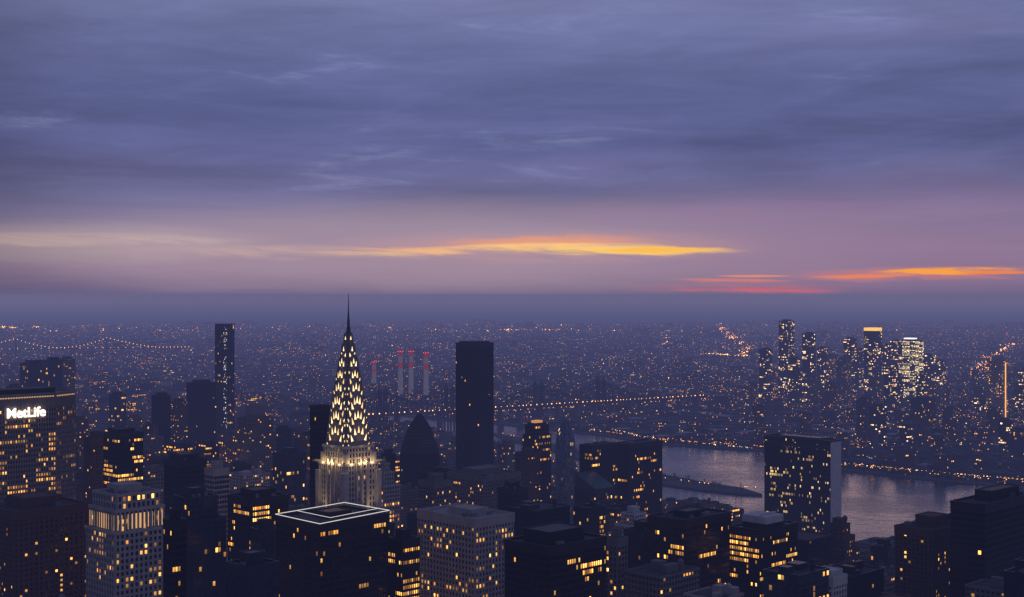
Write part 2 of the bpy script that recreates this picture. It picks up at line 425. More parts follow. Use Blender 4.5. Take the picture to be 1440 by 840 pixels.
V=[(x0,y0,z0),(x1,y0,z0),(x1,y1,z0),(x0,y1,z0),(x0,y0,z1),(x1,y0,z1),(x1,y1,z1),(x0,y1,z1)]
me=bpy.data.meshes.new('haze_box'); me.from_pydata(V,[],[(0,3,2,1),(4,5,6,7),(0,1,5,4),(1,2,6,5),(2,3,7,6),(3,0,4,7)])
me.materials.append(hm); so=bpy.data.objects.new('haze_box',me); COL.objects.link(so); so['kind']='structure'  # box of haze over the city, its airlight put in as volume emission

# ------------------------------------------------------------------ art deco spire tower
sx,sy=P2(490,945)
CH=empty('art_deco_skyscraper',(sx,sy,0),R45,label='floodlit art deco skyscraper with tiered arched crown and needle spire',category='skyscraper')
HERO.append((sx,sy,30))
steel=plain('crown_steel',(.28,.26,.23),.45,.25,nscale=.2)
wb=plain('white_glazed_brick',(.46,.43,.38),.7)
chw=wmat('spire_tower_window',(.4,.4,.38),G,.08,.02,.05,.06,.15,.2,3,st=.9)
gm=MB(); wm=MB()
for hx,z0,z1 in ((24,0,80),(18,80,150),(14.2,150,203),(12.2,203,215)):
    P=rect(hx,hx)
    gm.prism(P,z0,z1,0,0,2.6,3.7,top=False)
    wm.relief(P,z0,z1,2.6,3.7,1.15,.75,1.3,.3)
    wm.parapet(P,z1,1.4,.9,.4); wm.face([(p[0],p[1],z1) for p in P],0)
for sxn in (-1,1):
    for syn in (-1,1):
        wm.box(sxn*14.2-2.2,sxn*14.2+2.2,syn*14.2-2.2,syn*14.2+2.2,150,198.5,0)
        wm.box(sxn*12.2-1.6,sxn*12.2+1.6,syn*12.2-1.6,syn*12.2+1.6,198,211,0)
for a in range(4):
    ca,sa=round(math.cos(a*math.pi/2)),round(math.sin(a*math.pi/2))
    for k in (-4.4,0.01,4.4):
        x,y=ca*15.0-sa*k,sa*15.0+ca*k
        wm.box(x-.8,x+.8,y-.8,y+.8,150,207.5+(1.5 if abs(k)<1 else 0),0)
gm.make('window',[chw],CH,kind='stuff'); wm.make('wall',[wb],CH)
for sxn in (-1,1):
    for syn in (-1,1):
        mb=MB(); mb.beam((0,0,0),(sxn*3.2,syn*3.2,.6),.8); mb.beam((sxn*3.0,syn*3.0,.7),(sxn*4.2,syn*4.2,.1),.45)
        mb.make('gargoyle',[steel],CH,(sxn*13.4,syn*13.4,204.6))
CR=MB()
tiers=[(23,211,232),(21.5,219,243),(19.5,230,253),(17.2,241,262),(14.6,251,270.5),(11.6,260,279),(8.4,269.5,287),(5.2,279,294)]
def arch(s,zs,za,n=18,p=2.3):
    out=[]
    for i in range(n+1):
        th=-1+2*i/n; th=math.copysign(abs(math.sin(th*math.pi/2)),th)
        out.append((th*s/2,zs+(za-zs)*(1-abs(th)**p)))
    return out
prev=205
for s,zs,za in tiers:
    pr=arch(s,zs,za); h=s/2
    for i in range(len(pr)-1):
        (a0,b0),(a1,b1)=pr[i],pr[i+1]
        CR.face([(a0,-h,b0),(a1,-h,b1),(a1,h,b1),(a0,h,b0)]); CR.face([(-h,a0,b0),(h,a0,b0),(h,a1,b1),(-h,a1,b1)])
    for sg_ in(-1,1):
        CR.face([(x,sg_*h,z) for x,z in pr]); CR.face([(sg_*h,x,z) for x,z in pr])
    CR.prism(rect(h,h),prev+1,zs,0,0,top=False)
    for i in range(len(pr)-1):
        (a0,b0),(a1,b1)=pr[i],pr[i+1]
        for sg_ in (-1,1):
            CR.beam((a0,sg_*h,b0),(a1,sg_*h,b1),.3); CR.beam((sg_*h,a0,b0),(sg_*h,a1,b1),.3)
    prev=zs-4
crown=CR.make('crown',[steel],CH)
lampw=emis('crown_window_light',(1,.72,.36),2.0)
lampw2=emis('crown_window_light_warm',(1,.62,.26),1.5)
tri=[]
for k,(s,zs,za) in enumerate(tiers):
    n=[9,11,11,9,9,7,5,3][k]; w_=[2.0,1.95,1.85,1.75,1.6,1.5,1.4,1.2][k]; hh=[4.8,5.2,5.0,4.6,4.2,3.8,3.4,2.6][k]
    for i in range(n):
        th=(-1+2*(i+.5)/n)*.97; xx=math.sin(th*math.pi/2); x=xx*s/2*.87; z=zs-1+(za-zs)*.80*(1-abs(xx)**2.3)+.6
        an=th*.7
        dx,dz=math.sin(an),math.cos(an)
        for f in range(4):
            pts=[]
            for (u,v) in ((-w_/2,-hh/2),(w_/2,-hh/2),(0,hh/2)):
                px=x+u*dz+v*dx; pz=z-u*dx+v*dz
                ex=-(s/2+.09)
                pts.append([(px,ex,pz),(ex,-px,pz),(-px,-ex,pz),(-ex,px,pz)][f])
            tri.append((f>1,-w_*hh,pts))
tri.sort(key=lambda q:(q[0],q[1]))
rest=MB()
for i,(fb,_,pts) in enumerate(tri):
    if i<100:
        mb=MB(); c=Vector(pts[0]); mb.face([tuple(Vector(p)-c) for p in pts]); mb.make('triangular_window',[lampw if i%3 else lampw2],crown,tuple(c))
    else: rest.face(pts)
rest.make('triangular_window',[lampw],crown,kind='stuff')
mb=MB()
mb.cyl(0,0,2.3,1.1,289,299,0,8); mb.cyl(0,0,1.1,.45,299,309,0,8); mb.cyl(0,0,.45,.16,309,321.5,0,6)
for z in (291,294,297): mb.cyl(0,0,2.2-(z-289)*.1,2.2-(z-289)*.1,z,z+.5,0,8)
mb.make('spire',[plain('spire_steel',(.06,.06,.065),.4,.5)],CH)
def lamp(parent,loc,power,colr=(1,.70,.36),kind='POINT',r=.5,target=None,ang=70):
    l=bpy.data.lights.new('floodlight_and_crown_fill',kind); l.energy=power; l.color=colr; l.shadow_soft_size=r
    o=bpy.data.objects.new('floodlight_and_crown_fill',l); COL.objects.link(o); o.parent=parent; o.location=loc
    if kind=='SPOT':
        l.spot_size=math.radians(ang); l.spot_blend=.8
        o.rotation_euler=(Vector(target)-Vector(loc)).to_track_quat('-Z','Y').to_euler()
    return o
for k in (-9,-2.2,2.2,9):
    lamp(CH,(k,-16.0,205),800,r=.4); lamp(CH,(-16.0,k,205),800,r=.4)
lamp(CH,(8,-23,164),8000,kind='SPOT',target=(4,-13,203),ang=62); lamp(CH,(-23,8,164),8000,kind='SPOT',target=(-13,4,203),ang=62)
lamp(CH,(2,-19,206),4500,kind='SPOT',target=(0,-6,250),ang=40); lamp(CH,(-19,2,206),4500,kind='SPOT',target=(-6,0,250),ang=40)  # added spots to brighten the crown steel, no real lamps here

# ------------------------------------------------------------------ octagonal sign tower
ox,oy=P2(30,1040)
s=math.sqrt(.5)
OT=empty('slab_office_tower',(ox+(-s)*20,oy+s*20,0),R45,label='broad octagonal concrete office slab with glowing white rooftop sign',category='skyscraper')
HERO.append((ox-14,oy+14,62))
PO=[(-28,-20),(28,-20),(50,-9),(50,9),(28,20),(-28,20),(-50,9),(-50,-9)]
om=wmat('slab_window',(.2,.18,.16),G,.08,.05,.08,.15,.85,.36,8,**AMB,st=1.5,zone=.85)
HT=zof(556,1040)
gm=MB();wm=MB()
gm.prism(PO,0,HT-11,0,0,2.1,3.9,top=False)
wm.relief(PO,0,HT-11,2.1,3.9,.75,.7,1.5,.25)
wm.parapet(PO,HT,1.0,.9,1)
wm.prism([(x*.996,y*.996) for x,y in PO],HT-11,HT-.2,0,0)
wm.relief([(x*.996,y*.996) for x,y in PO],HT-11,HT-.6,1.05,11,.3,.35,0,.2)
for zb in (95,150): wm.prism([(x*1.022,y*1.03) for x,y in PO],zb,zb+5,0,0)
gm.make('window',[om],OT,kind='stuff'); wm.make('wall',[plain('precast_concrete',(.24,.21,.19),.85)],OT)
mb=MB(); mb.prism([(x*.7,y*.6) for x,y in PO],HT-.2,HT+4,0,0); mb.make('mechanical_penthouse',[M['black']],OT)
rimm=emis('roof_edge_glow',(1,.6,.28),.6)
mb=MB()
for i in (0,1,7):
    a=Vector(PO[i]);b_=Vector(PO[(i+1)%8]);d=(b_-a).normalized();nn=Vector((d.y,-d.x));L=(b_-a).length
    k=0
    while k<L-2:
        p=a+d*k+nn*.95; q=a+d*(k+1.5)+nn*.95
        mb.face([(p.x,p.y,HT-2.3),(q.x,q.y,HT-2.3),(q.x,q.y,HT-1.4),(p.x,p.y,HT-1.4)]); k+=2.1
mb.make('roof_edge_light',[rimm],OT)
def text(body,size,mat,parent,loc,rot,ext=.4,off=0.0,name='sign_lettering'):
    cu=bpy.data.curves.new(name,'FONT'); cu.body=body; cu.size=size; cu.extrude=ext; cu.offset=off; cu.align_x='CENTER'; cu.align_y='CENTER'
    tmp=bpy.data.objects.new(name+'_curve',cu); COL.objects.link(tmp)
    dg=bpy.context.evaluated_depsgraph_get(); dg.update()
    me=bpy.data.meshes.new_from_object(tmp.evaluated_get(dg)); bpy.data.objects.remove(tmp)
    me.materials.clear(); me.materials.append(mat)
    o=bpy.data.objects.new(name,me); COL.objects.link(o); o.parent=parent; o.location=loc; o.rotation_euler=rot
    return o
signm=emis('sign_white',(1,.88,.74),2.4)
text('MetLife',10.4,signm,OT,(3.2,-21.6,zof(581,1040)),(math.pi/2,0,0),off=.14)

# ------------------------------------------------------------------ named towers
T=tower
r,a,b,H=T(122,None,234,700,800,'stone','pale limestone tower with bright warm lit crown storeys',tiers=((0,3),(9,1.2),(22,0)),pent=(.55,.5,5),clut=7,roof='rooflight')
cm=emis('crown_band_warm',(1,.55,.20),.7)
mb=MB()
for sgn in (0,1):
    hx=b/2-1.2+.4; hy=a/2-1.2+.4
    for k in range(-6,7):
        u=k/6.5
        if sgn==0: x=u*hx; mb.face([(x-.7,-hy,H-20),(x+.7,-hy,H-20),(x+.7,-hy,H-11),(x-.7,-hy,H-11)])
        else: y=u*hy; mb.face([(-hx,y+.7,H-20),(-hx,y-.7,H-20),(-hx,y-.7,H-11),(-hx,y+.7,H-11)])
mb.make('crown_window',[cm],r,kind='stuff')
T(231,None,318,705,860,'glass','dark glass office tower with stepped flat roof',tiers=((0,4),(14,0)))
T(321,None,405,704,900,'amber','dark office tower with rows of amber lit floors',pent=(.6,.6,5))
r,a,b,H=T(389,450,546,738,790,'black','black glass tower with thin light line around roof',pent=(.35,.35,3),clut=0)
wl=emis('white_light_line',(1,.93,.9),.85)
mb=MB(); hx,hy=b/2+.5,a/2+.5
cs=[(-hx,-hy,H+.6),(hx,-hy,H+2.6),(hx,hy,H+2.6),(-hx,hy,H+1.2)]
for i in range(4): mb.beam(cs[i],cs[(i+1)%4],.17)
cs2=[(-hx*.55,-hy*.75,H+2.2),(hx*.8,-hy*.75,H+3.6),(hx*.8,hy*.7,H+3.6),(-hx*.55,hy*.7,H+2.6)]
mb.beam(cs2[0],cs2[1],.12); mb.beam(cs2[0],cs2[3],.12)
mb.make('roof_light_line',[wl],r)
T(546,None,590,762,820,'amber','small dark office block with many lit offices')
T(588,668,722,733,860,'stone','pale stone grid tower with flat pale roof',parap=1.5,pent=(.45,.4,4),roof='rooflight',clut=8)
T(710,772,852,772,760,'black','broad black glass tower with low dark penthouse',pent=(.6,.6,7),clut=6)
T(878,None,930,750,930,'black','black glass annex tower with sparse windows')
T(912,962,1028,734,890,'black','black tower dotted with amber windows',pent=(.4,.4,4))
rr,a,b,H=T(1026,1068,1121,748,900,'amber','dark tower with amber floors and white rooftop plant',pent=(.62,.62,3),roof='rooflight')
mb=MB(); mb.box(-11,9,-10,10,H+3.2,H+8,0)
for k in range(6): mb.cyl(-8+k*3,-4,1.1,1.1,H+8,H+9.5,0,10)
mb.make('rooftop_plant',[M['white']],rr)
T(1153,None,1209,742,1150,'brick','brown brick tower with stepped top storeys',tiers=((0,6),(10,3),(20,0)),pent=(.7,.7,5),tank=True)
T(1225,None,1262,772,1100,'glass','slim glass residential tower with pale edges')
T(1259,1312,1359,748,900,'concrete','brown concrete apartment tower with balconies grid',pent=(.4,.5,7),tank=True,wall=M['brick'])
T(1337,1385,1462,712,830,'blackdim','matte black tower with few lit windows',clut=4)
T(1412,None,1470,812,640,'glass','pale blue glass block with flat roof',roof='rooflight')
T(1140,None,1190,815,800,'grey','white low block with round rooftop plant',pent=(.8,.8,4),wall=M['white'])
T(852,None,882,760,860,'grey','narrow grey stone block',clut=2)
T(856,None,926,728,1180,'concrete','white balconied apartment slab with stepped roof',tiers=((0,8),(10,4),(18,0)),wall=M['white'])
T(-30,None,124,722,820,'brick','dark brick office block with scattered lit windows',pent=(.5,.5,6))
T(230,None,262,735,720,'black','black office block between taller towers')
T(318,None,392,800,700,'glass','low glass office block')
T(352,None,392,748,860,'glass','blue grey glass slab')
T(118,None,152,618,1250,'brick','dark brick tower with a few amber windows')
T(146,None,201,612,1180,'amber','brown office tower with amber lit storeys',pent=(.7,.7,4))
T(231,None,290,650,1120,'black','black office tower with lit upper floors',pent=(.7,.7,5))
T(288,None,322,662,1050,'blackdim','blank pale stone slab tower',clut=2,wall=M['stone'])
T(334,None,384,590,1800,'concrete','striped concrete apartment slab',relief=False)
T(384,None,430,640,1450,'glass','glass block with bluish lit cap')
T(436,None,466,573,1080,'blackdim','slender black slab tower',pent=None,clut=0)
T(521,None,562,655,1250,'stone','pale brick tower with stepped crown',tiers=((0,7),(8,4),(20,0)),tank=True)
T(590,None,634,680,1150,'grey','grey stone office block')
T(630,None,732,672,1330,'grey','broad grey office block with dark roof',pent=(.7,.4,6))
T(724,None,760,640,1560,'brick','brown apartment tower with flat roof',relief=False)
T(700,None,742,690,1200,'blackdim','dark angular office tower')
T(641,663,694,484,1765,'blackdim','tall plain black glass residential monolith',pent=(.8,.8,2.5),relief=True,clut=3,name='residential_tower')
T(815,832,868,628,1480,'black','dark glass plaza tower with scattered yellow windows',pent=None)
T(862,884,931,626,1540,'black','dark glass plaza tower beside its twin',pent=None)
r,a,b,H=T(808,None,864,690,1440,'glass','low glass block with sloping dark teal roof panel',pent=None,clut=0)
mb=MB(); teal=plain('teal_glass',(.03,.08,.09),.4,.2)
mb.face([(-b/2,-a/2,H+1.3),(b/2,-a/2,H+1.3),(b/2,a/2,H+16),(-b/2,a/2,H+16)]); mb.face([(b/2,-a/2,H+1.3),(b/2,a/2,H+1.3),(b/2,a/2,H+16)]); mb.face([(-b/2,-a/2,H+1.3),(-b/2,a/2,H+16),(-b/2,a/2,H+1.3)])
mb.make('sloping_roof',[teal],r)
r,a,b,H=T(735,752,775,600,1640,'black','dark tower topped by an orange lit crown',pent=(.8,.8,3),tiers=((0,2),(12,0)))
mb=MB(); mb.box(-b*.2,b*.2,-a*.2,a*.2,H+3,H+6,0); mb.make('crown_light',[emis('crown_orange',(1,.42,.12),.6)],r)
a,b,cx,cy=solve(781,None,809,1590); H=zof(593,1590)
r=empty('glass_tower',(cx,cy,0),R45,label='slim blue glass tower with curved sloping crown',category='building'); HERO.append((cx,cy,22))
mb=MB(); P=rect(b/2,a/2); prevz=0; prevP=P
for k in range(9):
    f=k/8; z=H-34+34*f; q=1-.75*f**2.4
    Pn=[(-b/2,-a/2),(-b/2+b*q,-a/2),(-b/2+b*q,-a/2+a*max(.3,q)),(-b/2,-a/2+a*max(.3,q))]
    mb.prism(prevP,prevz,z,0,1,1.6,3.6,top=(k==8),poly1=Pn); prevz=z; prevP=Pn
mb.make('facade',[wmat('slim_tower_glass',(.09,.15,.22),(.12,.20,.30),.03,.1,.02,.01,.1,.06,5,ior=2.3),M['roof']],r)
a,b,cx,cy=solve(562,None,618,1540)
r=empty('pointed_tower',(cx,cy,0),R45,label='dark apartment tower tapering to a pointed gabled top',category='building'); HERO.append((cx,cy,32))
mb=MB(); hw=b/2; sec=[(0,1),(zof(655,1540),1),(zof(640,1540),.98),(zof(628,1540),.88),(zof(616,1540),.74),(zof(606,1540),.60),(zof(597,1540),.42),(zof(590,1540),.24),(zof(584,1540),.05)]
for i in range(len(sec)-1):
    mb.prism(rect(hw*sec[i][1],a/2*sec[i][1]),sec[i][0],sec[i+1][0],0,0,2.6,3.3,top=True,poly1=rect(hw*sec[i+1][1],a/2*sec[i+1][1]))
mb.make('facade',[wmat('pointed_facade',(.008,.009,.012),(.004,.005,.008),.2,.35,.06,.005,.06,.06,5,st=1.5)],r)
a,b,cx,cy=solve(1075,1168,1183,1600); H=zof(622,1600)
r=empty('riverside_slab_tower',(cx,cy,0),R45,label='thin glass slab tower with blank white stone end wall',category='skyscraper'); HERO.append((cx,cy,50))
gm=MB(); P=rect(b/2,a/2)
gm.prism(P,0,H,[1,0,1,0],2,1.45,3.7)
sw=wmat('slab_curtain_wall',(.009,.016,.020),(.005,.010,.013),.06,.22,.03,.04,.34,.26,6,ca=(1,.50,.12),cb=(.95,.75,.35),st=1.3,ior=1.4,zone=.7)
gm.make('facade',[sw,M['white'],M['roof']],r)
mb=MB()
mb.parapet(P,H,2.0,.25,.5); mb.relief(P,0,H,1.45,3.7,.12,.18,0,0,edges=(1,3)); mb.box(-b*.3,b*.3,-a*.3,a*.3,H,H+3,0)
for zz in (.33,.66,.97): mb.relief(P,H*zz-5,H*zz,.75,5,.3,.2,4.8,.16,edges=(1,3))
mb.make('roof_grille',[M['bluepanel']],r)
for (L,R_,y,D,st,lb) in [(28,68,512,2250,'glass','dark paired glass tower'),(60,88,508,2200,'glass','rounded dark glass tower'),(83,106,506,2500,'grey','grey apartment tower'),
    (8,30,545,2300,'brick','brick apartment block'),(153,178,556,2400,'glass','slim glass tower with pointed cap'),(213,240,558,2100,'blackdim','dark slab tower'),(240,264,566,2200,'brick','dark brick slab tower'),
    (262,304,540,2300,'blackdim','wide dark office tower'),(388,410,604,2000,'blackdim','dark apartment tower'),(345,372,572,2600,'concrete','pale apartment tower'),
    (410,436,606,2300,'brick','brick apartment tower'),(100,124,592,1900,'brick','brick office tower'),(200,216,600,2000,'glass','glass tower'),
    (536,556,640,1500,'blackdim','dark tower beside the spire'),(600,628,650,1700,'brick','brown brick tower'),(700,724,626,1900,'grey','grey apartment tower'),(655,676,600,2500,'concrete','concrete tower'),
    (316,336,596,2700,'concrete','concrete apartment tower'),(176,200,588,2600,'brick','brick apartment tower'),(420,440,590,2700,'grey','grey apartment tower'),(120,140,570,2800,'grey','grey apartment tower')]:
    T(L,None,R_,y,D,st,lb+' above lower city blocks',relief=False,pent=(.6,.6,5),name='tower')
r,a,b,H=T(303,None,329,457,2450,'glass','very tall slender tower with dense grid of windows',relief=False,pent=None,name='residential_tower')
mb=MB(); hx=b/2;hy=a/2
for k in range(5):
    u=-1+k/2
    mb.box(u*hx-.7,u*hx+.7,-hy-.8,-hy-.02,0,H+3,0); mb.box(-hx-.8,-hx-.02,u*hy-.7,u*hy+.7,0,H+3,0)
mb.make('fin',[M['black']],r)
mb=MB(); mb.face([(-hx*.95,-hy-.9,10),(-hx*.3,-hy-.9,10),(-hx*.3,-hy-.9,H-4),(-hx*.95,-hy-.9,H-4)],0,[(0,0),(4,0),(4,80),(0,80)])
mb.make('lit_window_column',[wmat('column_lit',(.03,.04,.06),G,.2,.3,.1,.22,.6,.3,3,ca=(1,.75,.45),cb=(.8,.85,1),st=1.4,zone=.9)],r)

# across-river skyline
GF='glassfar'
Q=[(1067,1086,492,4000,GF,0),(1095,1117,452,4300,GF,0),(1128,1147,470,4000,GF,0),(1149,1165,490,4400,GF,0),(1162,1178,500,4600,'grey',0),(1176,1198,505,3900,'concrete',0),(1186,1205,477,4300,GF,0),
 (1215,1240,462,4200,GF,1),(1240,1256,486,4300,GF,0),(1252,1268,480,4500,GF,0),(1264,1299,480,4100,'amberfar',2),(1299,1316,500,4200,GF,0),(1316,1330,508,4500,GF,0),(1108,1126,505,3900,GF,0),
 (1204,1226,562,3000,'glass',0),(1222,1247,572,2900,GF,0),(1280,1316,562,2900,'glass',0),(1264,1284,600,2800,GF,0),(1387,1418,506,3200,'stone',3),(1243,1262,520,3600,GF,0),
 (1350,1380,604,3000,'glass',0),(1404,1424,592,2750,GF,0),(1420,1450,606,2650,'glass',0),(1330,1352,618,3100,'grey',0),(1378,1400,622,2900,'brick',0),(1176,1196,515,4700,'grey',0),(1150,1175,512,5000,'grey',0),(1340,1356,590,3700,'grey',0),(1316,1336,612,2900,'brick',0),
 (1083,1097,522,4500,'grey',0),(1117,1129,518,4700,GF,0),(1138,1152,528,3800,'concrete',0),(1198,1214,508,4700,GF,0),(1203,1219,492,4800,GF,0),(1228,1243,528,3700,'concrete',0),(1256,1270,530,3800,GF,0),(1272,1286,514,4700,GF,0),(1288,1304,530,3700,GF,0),(1306,1320,540,3600,'grey',0),(1160,1176,540,3600,'brick',0),(1322,1340,548,3800,'concrete',0),(1050,1064,540,4000,'brick',0),(1425,1445,540,3800,GF,0),(1256,1275,494,5000,GF,0),(1205,1222,606,2800,'brick',0),(1296,1316,606,2750,'grey',0),(1370,1390,560,3600,GF,0),(1346,1362,548,4000,'grey',0),(1432,1456,520,4200,GF,0),(1412,1428,566,3600,'concrete',0)]
goldc=emis('gold_crown',(1,.55,.10),1.3); whitec=emis('white_cap',(.85,.92,1),1.6); orst=emis('orange_strip',(1,.42,.07),1.8)
for (L,R_,y,D,st,ex) in Q:
    lb={0:ST[st]['words']+' across the river',1:'glass tower with gold lit crown across the river',2:'brightly lit glass office tower with white cap lights',3:'pale tower with vertical orange light strip'}[ex]
    r,a,b,H=T(L,None,R_,y,D,st,lb,relief=False,pent=(.5,.6,5) if ex!=1 else None,name='high_rise')
    if ex==1:
        mb=MB(); mb.prism(rect(b/2+.4,a/2+.4),H-8,H+1.6,0,0); mb.make('crown_light',[goldc],r)
    if ex==2:
        mb=MB(); mb.box(-b*.3,b*.1,-a*.3,a*.3,H+5.2,H+9,0); mb.make('cap_light',[whitec],r)
    if ex==3:
        mb=MB(); mb.box(b*.03,b*.12,-a/2-1,-a/2-.1,20,H-8,0); mb.make('light_strip',[orst],r)

# ------------------------------------------------------------------ chimneys
cr_=plain('chimney_red_glow',(.5,.03,.015),.8,em=(1,.07,.02),est=.13); cw_=plain('chimney_white_glow',(.6,.58,.55),.8,em=(1,.82,.7),est=.035); rl=emis('red_beacon',(1,.10,.04),2.5)  # stack bands glow faintly, floodlighting put in as emission
for px,y,D in ((563,493,4250),(578,493,4330),(599,495,4200),(526,508,4500)):
    x,yy=P2(px,D); H=zof(y,D)
    r=empty('smokestack',(x,yy,0),0,label='tall red and white banded power station smokestack',category='chimney',group='power station smokestacks')
    mb=MB(); n=8
    for k in range(n):
        z0=H*k/n; z1=H*(k+1)/n; r0=8.5-2*k/n; r1=8.5-2*(k+1)/n
        mb.cyl(0,0,r0,r1,z0,z1,0 if k in(7,5) else 1,12,top=(k==n-1))
    mb.make('shaft',[cr_,cw_],r)
    mb=MB()
    for a in range(4): mb.octa(7.0*math.cos(a*1.57),7.0*math.sin(a*1.57),H-3,1.6)
    mb.make('beacon',[rl],r)
# ------------------------------------------------------------------ cantilever bridge
bst=plain('bridge_steel',(.035,.034,.036),.7,.2); bl=emis('bridge_lamp',(1,.48,.14),5)
p0=Vector(P2(430,3080)); p1=Vector(P2(985,3780)); dv=(p1-p0); LB=dv.length; ang=math.atan2(dv.y,dv.x)
BR=empty('cantilever_bridge',(p0.x,p0.y,0),ang,label='long steel cantilever truss bridge with lamps over the river',category='bridge')
mb=MB(); mb.box(0,LB,-13,13,36,40,0); mb.make('deck',[bst],BR)
mb=MB(); 
for k in range(int(LB/60)+1): mb.box(k*60-3,k*60+3,-10,10,0,36,0)
mb.make('pier',[M['concrete']],BR,kind='stuff')
def tpos(px):
    tt=(px-720)/F
    return (p0.x-tt*p0.y)/(tt*dv.y-dv.x)*LB
tw=[tpos(p) for p in (538,632,757,845)]
for x in tw:
    mb=MB()
    for sy_ in (-14,14):
        for dx in (-5,5): mb.beam((x+dx,sy_,0),(x+dx*.6,sy_,96),1.7)
        for z in range(40,96,14): mb.beam((x-5,sy_,z),(x+5,sy_,z+14),.8); mb.beam((x-4,sy_,z+14),(x+4,sy_,z+14),.8)
        mb.cyl(x,sy_,2.4,.2,96,112,0,6)
    mb.beam((x,-14,90),(x,14,90),1.6); mb.beam((x,-14,60),(x,14,60),1.6)
    mb.make('tower',[bst],BR)
mb=MB()
def chord(x):
    z=50
    for q in tw: z=max(z,92-abs(x-q)*.33)
    return z
stp=14; x=max(10,tw[0]-150); xe=min(LB-10,tw[3]+140)
while x<xe:
    for sy_ in(-13.6,13.6):
        mb.beam((x,sy_,chord(x)),(x+stp,sy_,chord(x+stp)),1.1); mb.beam((x,sy_,40),(x,sy_,chord(x)),.6)
        mb.beam((x,sy_,40),(x+stp,sy_,chord(x+stp)),.5)
    x+=stp
mb.make('truss',[bst],BR)
mb=MB(); x=10; rb=random.Random(2)
while x<LB:
    mb.octa(x,-14.5,43,.8+rb.random()*.9)
    if rb.random()<.4: mb.octa(x+5,-14.5,33,.8)
    x+=rb.uniform(9,20)
mb.make('lamp',[bl],BR,kind='stuff')
p0=Vector(P2(-60,6900)); p1=Vector(P2(265,7300)); dv=p1-p0; LB=dv.length; ang=math.atan2(dv.y,dv.x)
SB=empty('suspension_bridge',(p0.x,p0.y,0),ang,label='distant suspension bridge with cable lights',category='bridge')
mb=MB(); mb.box(0,LB,-12,12,38,43,0); mb.make('deck',[bst],SB)
tA=tpos(22); tB=tpos(150)
for x in (tA,tB):
    mb=MB()
    for sy_ in(-12,12): mb.box(x-4,x+4,sy_-3,sy_+3,0,97,0)
    mb.box(x-3,x+3,-9,9,88,94,0); mb.make('tower',[bst],SB)
mb=MB(); lm=MB()
N=60; last=None
for i in range(N+1):
    x=LB*i/N
    if x<tA: z=43+max(0,(x-(tA-260))/260)**1.3*54 if x>tA-260 else 43
    elif x>tB: z=43+max(0,((tB+260)-x)/260)**1.3*54
    else:
        u=(x-(tA+tB)/2)/((tB-tA)/2); z=48+49*u*u
    for sy_ in(-12,12):
        if last: mb.beam((last[0],sy_,last[1]),(x,sy_,z),.5)
    lm.octa(x,-13,z+1,1.8)
    if i%2: lm.octa(x,-13,45,1.5)
    last=(x,z)
mb.make('cable',[bst],SB); lm.make('cable_lamp',[bl],SB,kind='stuff')

# ------------------------------------------------------------------ filler blocks
rnd=random.Random(5)
def limit(px,D):
    base=[(-200,600),(120,606),(300,606),(440,612),(500,626),(640,636),(735,655),(740,700),(925,712),(1075,715),(1080,752),(1182,758),(1190,776),(1340,790),(1600,790)]
    y=600
    for i in range(len(base)-1):
        if base[i][0]<=px<=base[i+1][0]:
            f=(px-base[i][0])/(base[i+1][0]-base[i][0]); y=base[i][1]+f*(base[i+1][1]-base[i][1])
    if D<1000: y=max(y,800)
    elif D<1300: y=max(y,715)
    elif D<1700: y=max(y,664 if px<740 else y)
    return y
def filler_mesh(w,d,h,sty,rnd,D):
    S=ST[sty]; g=MB(); P=rect(w/2,d/2)
    st=rnd.random()
    if h>35 and st<.6:
        h1=h*rnd.uniform(.5,.85); g.prism(P,0,h1,0,1,S['cw'],S['fh'])
        i=rnd.uniform(2,5); P2_=rect(max(4,w/2-i),max(4,d/2-i)); g.prism(P2_,h1,h,0,1,S['cw'],S['fh'],uo=300)
        g.parapet(P,h1,.9,.25,.3,2); P=P2_
    else: g.prism(P,0,h,0,1,S['cw'],S['fh'])
    g.parapet(P,h,1.1,.3,.35,2)
    hx=P[1][0];hy=P[2][1]
    for _ in range(rnd.randint(2,5)):
        sx=rnd.uniform(.1,.36)*hx; sy=rnd.uniform(.1,.36)*hy; x=rnd.uniform(-.6,.6)*hx; y=rnd.uniform(-.6,.6)*hy; hh=rnd.uniform(1.5,6)
        g.box(x-sx,x+sx,y-sy,y+sy,h+.02,h+hh,2)
    if D<1900 and rnd.random()<.4: g.cyl(hx*.5,-hy*.5,1.9,1.9,h+2.5,h+6,2,8); g.cyl(hx*.5,-hy*.5,1.9,.1,h+6,h+7.6,2,8); g.box(hx*.5-1,hx*.5+1,-hy*.5-1,-hy*.5+1,h+.03,h+2.5,2)
    if rnd.random()<.15: g.beam((0,0,h),(0,0,h+rnd.uniform(8,18)),.25,2)
    return g,S
cands=[]
s=math.sqrt(.5)
for iu in range(-130,190):
    for iv in range(-40,190):
        u=iu*46+(iu//3)*16; v=iv*40+(iv//2)*18
        x=s*u-s*v; y=s*u+s*v
        if y<560 or y>6000: continue
        px=720+x/y*F
        if px<-70 or px>1500: continue
        if not pip(x,y,manh): continue
        w=rnd.uniform(26,42); d=rnd.uniform(24,36)
        if pip(x+30,y+30,river) or pip(x,y+32,river) or pip(x+25,y,river): continue
        if any((x-hx)**2+(y-hy)**2<(hr+26)**2 for hx,hy,hr in HERO): continue
        cands.append((y,x,px,w,d))
cands.sort()
stuff=MB()
keys=['brick','concrete','grey','stone','black','glass','brick','concrete','blackdim','amber','grey','brick','blackdim']
vis=[]
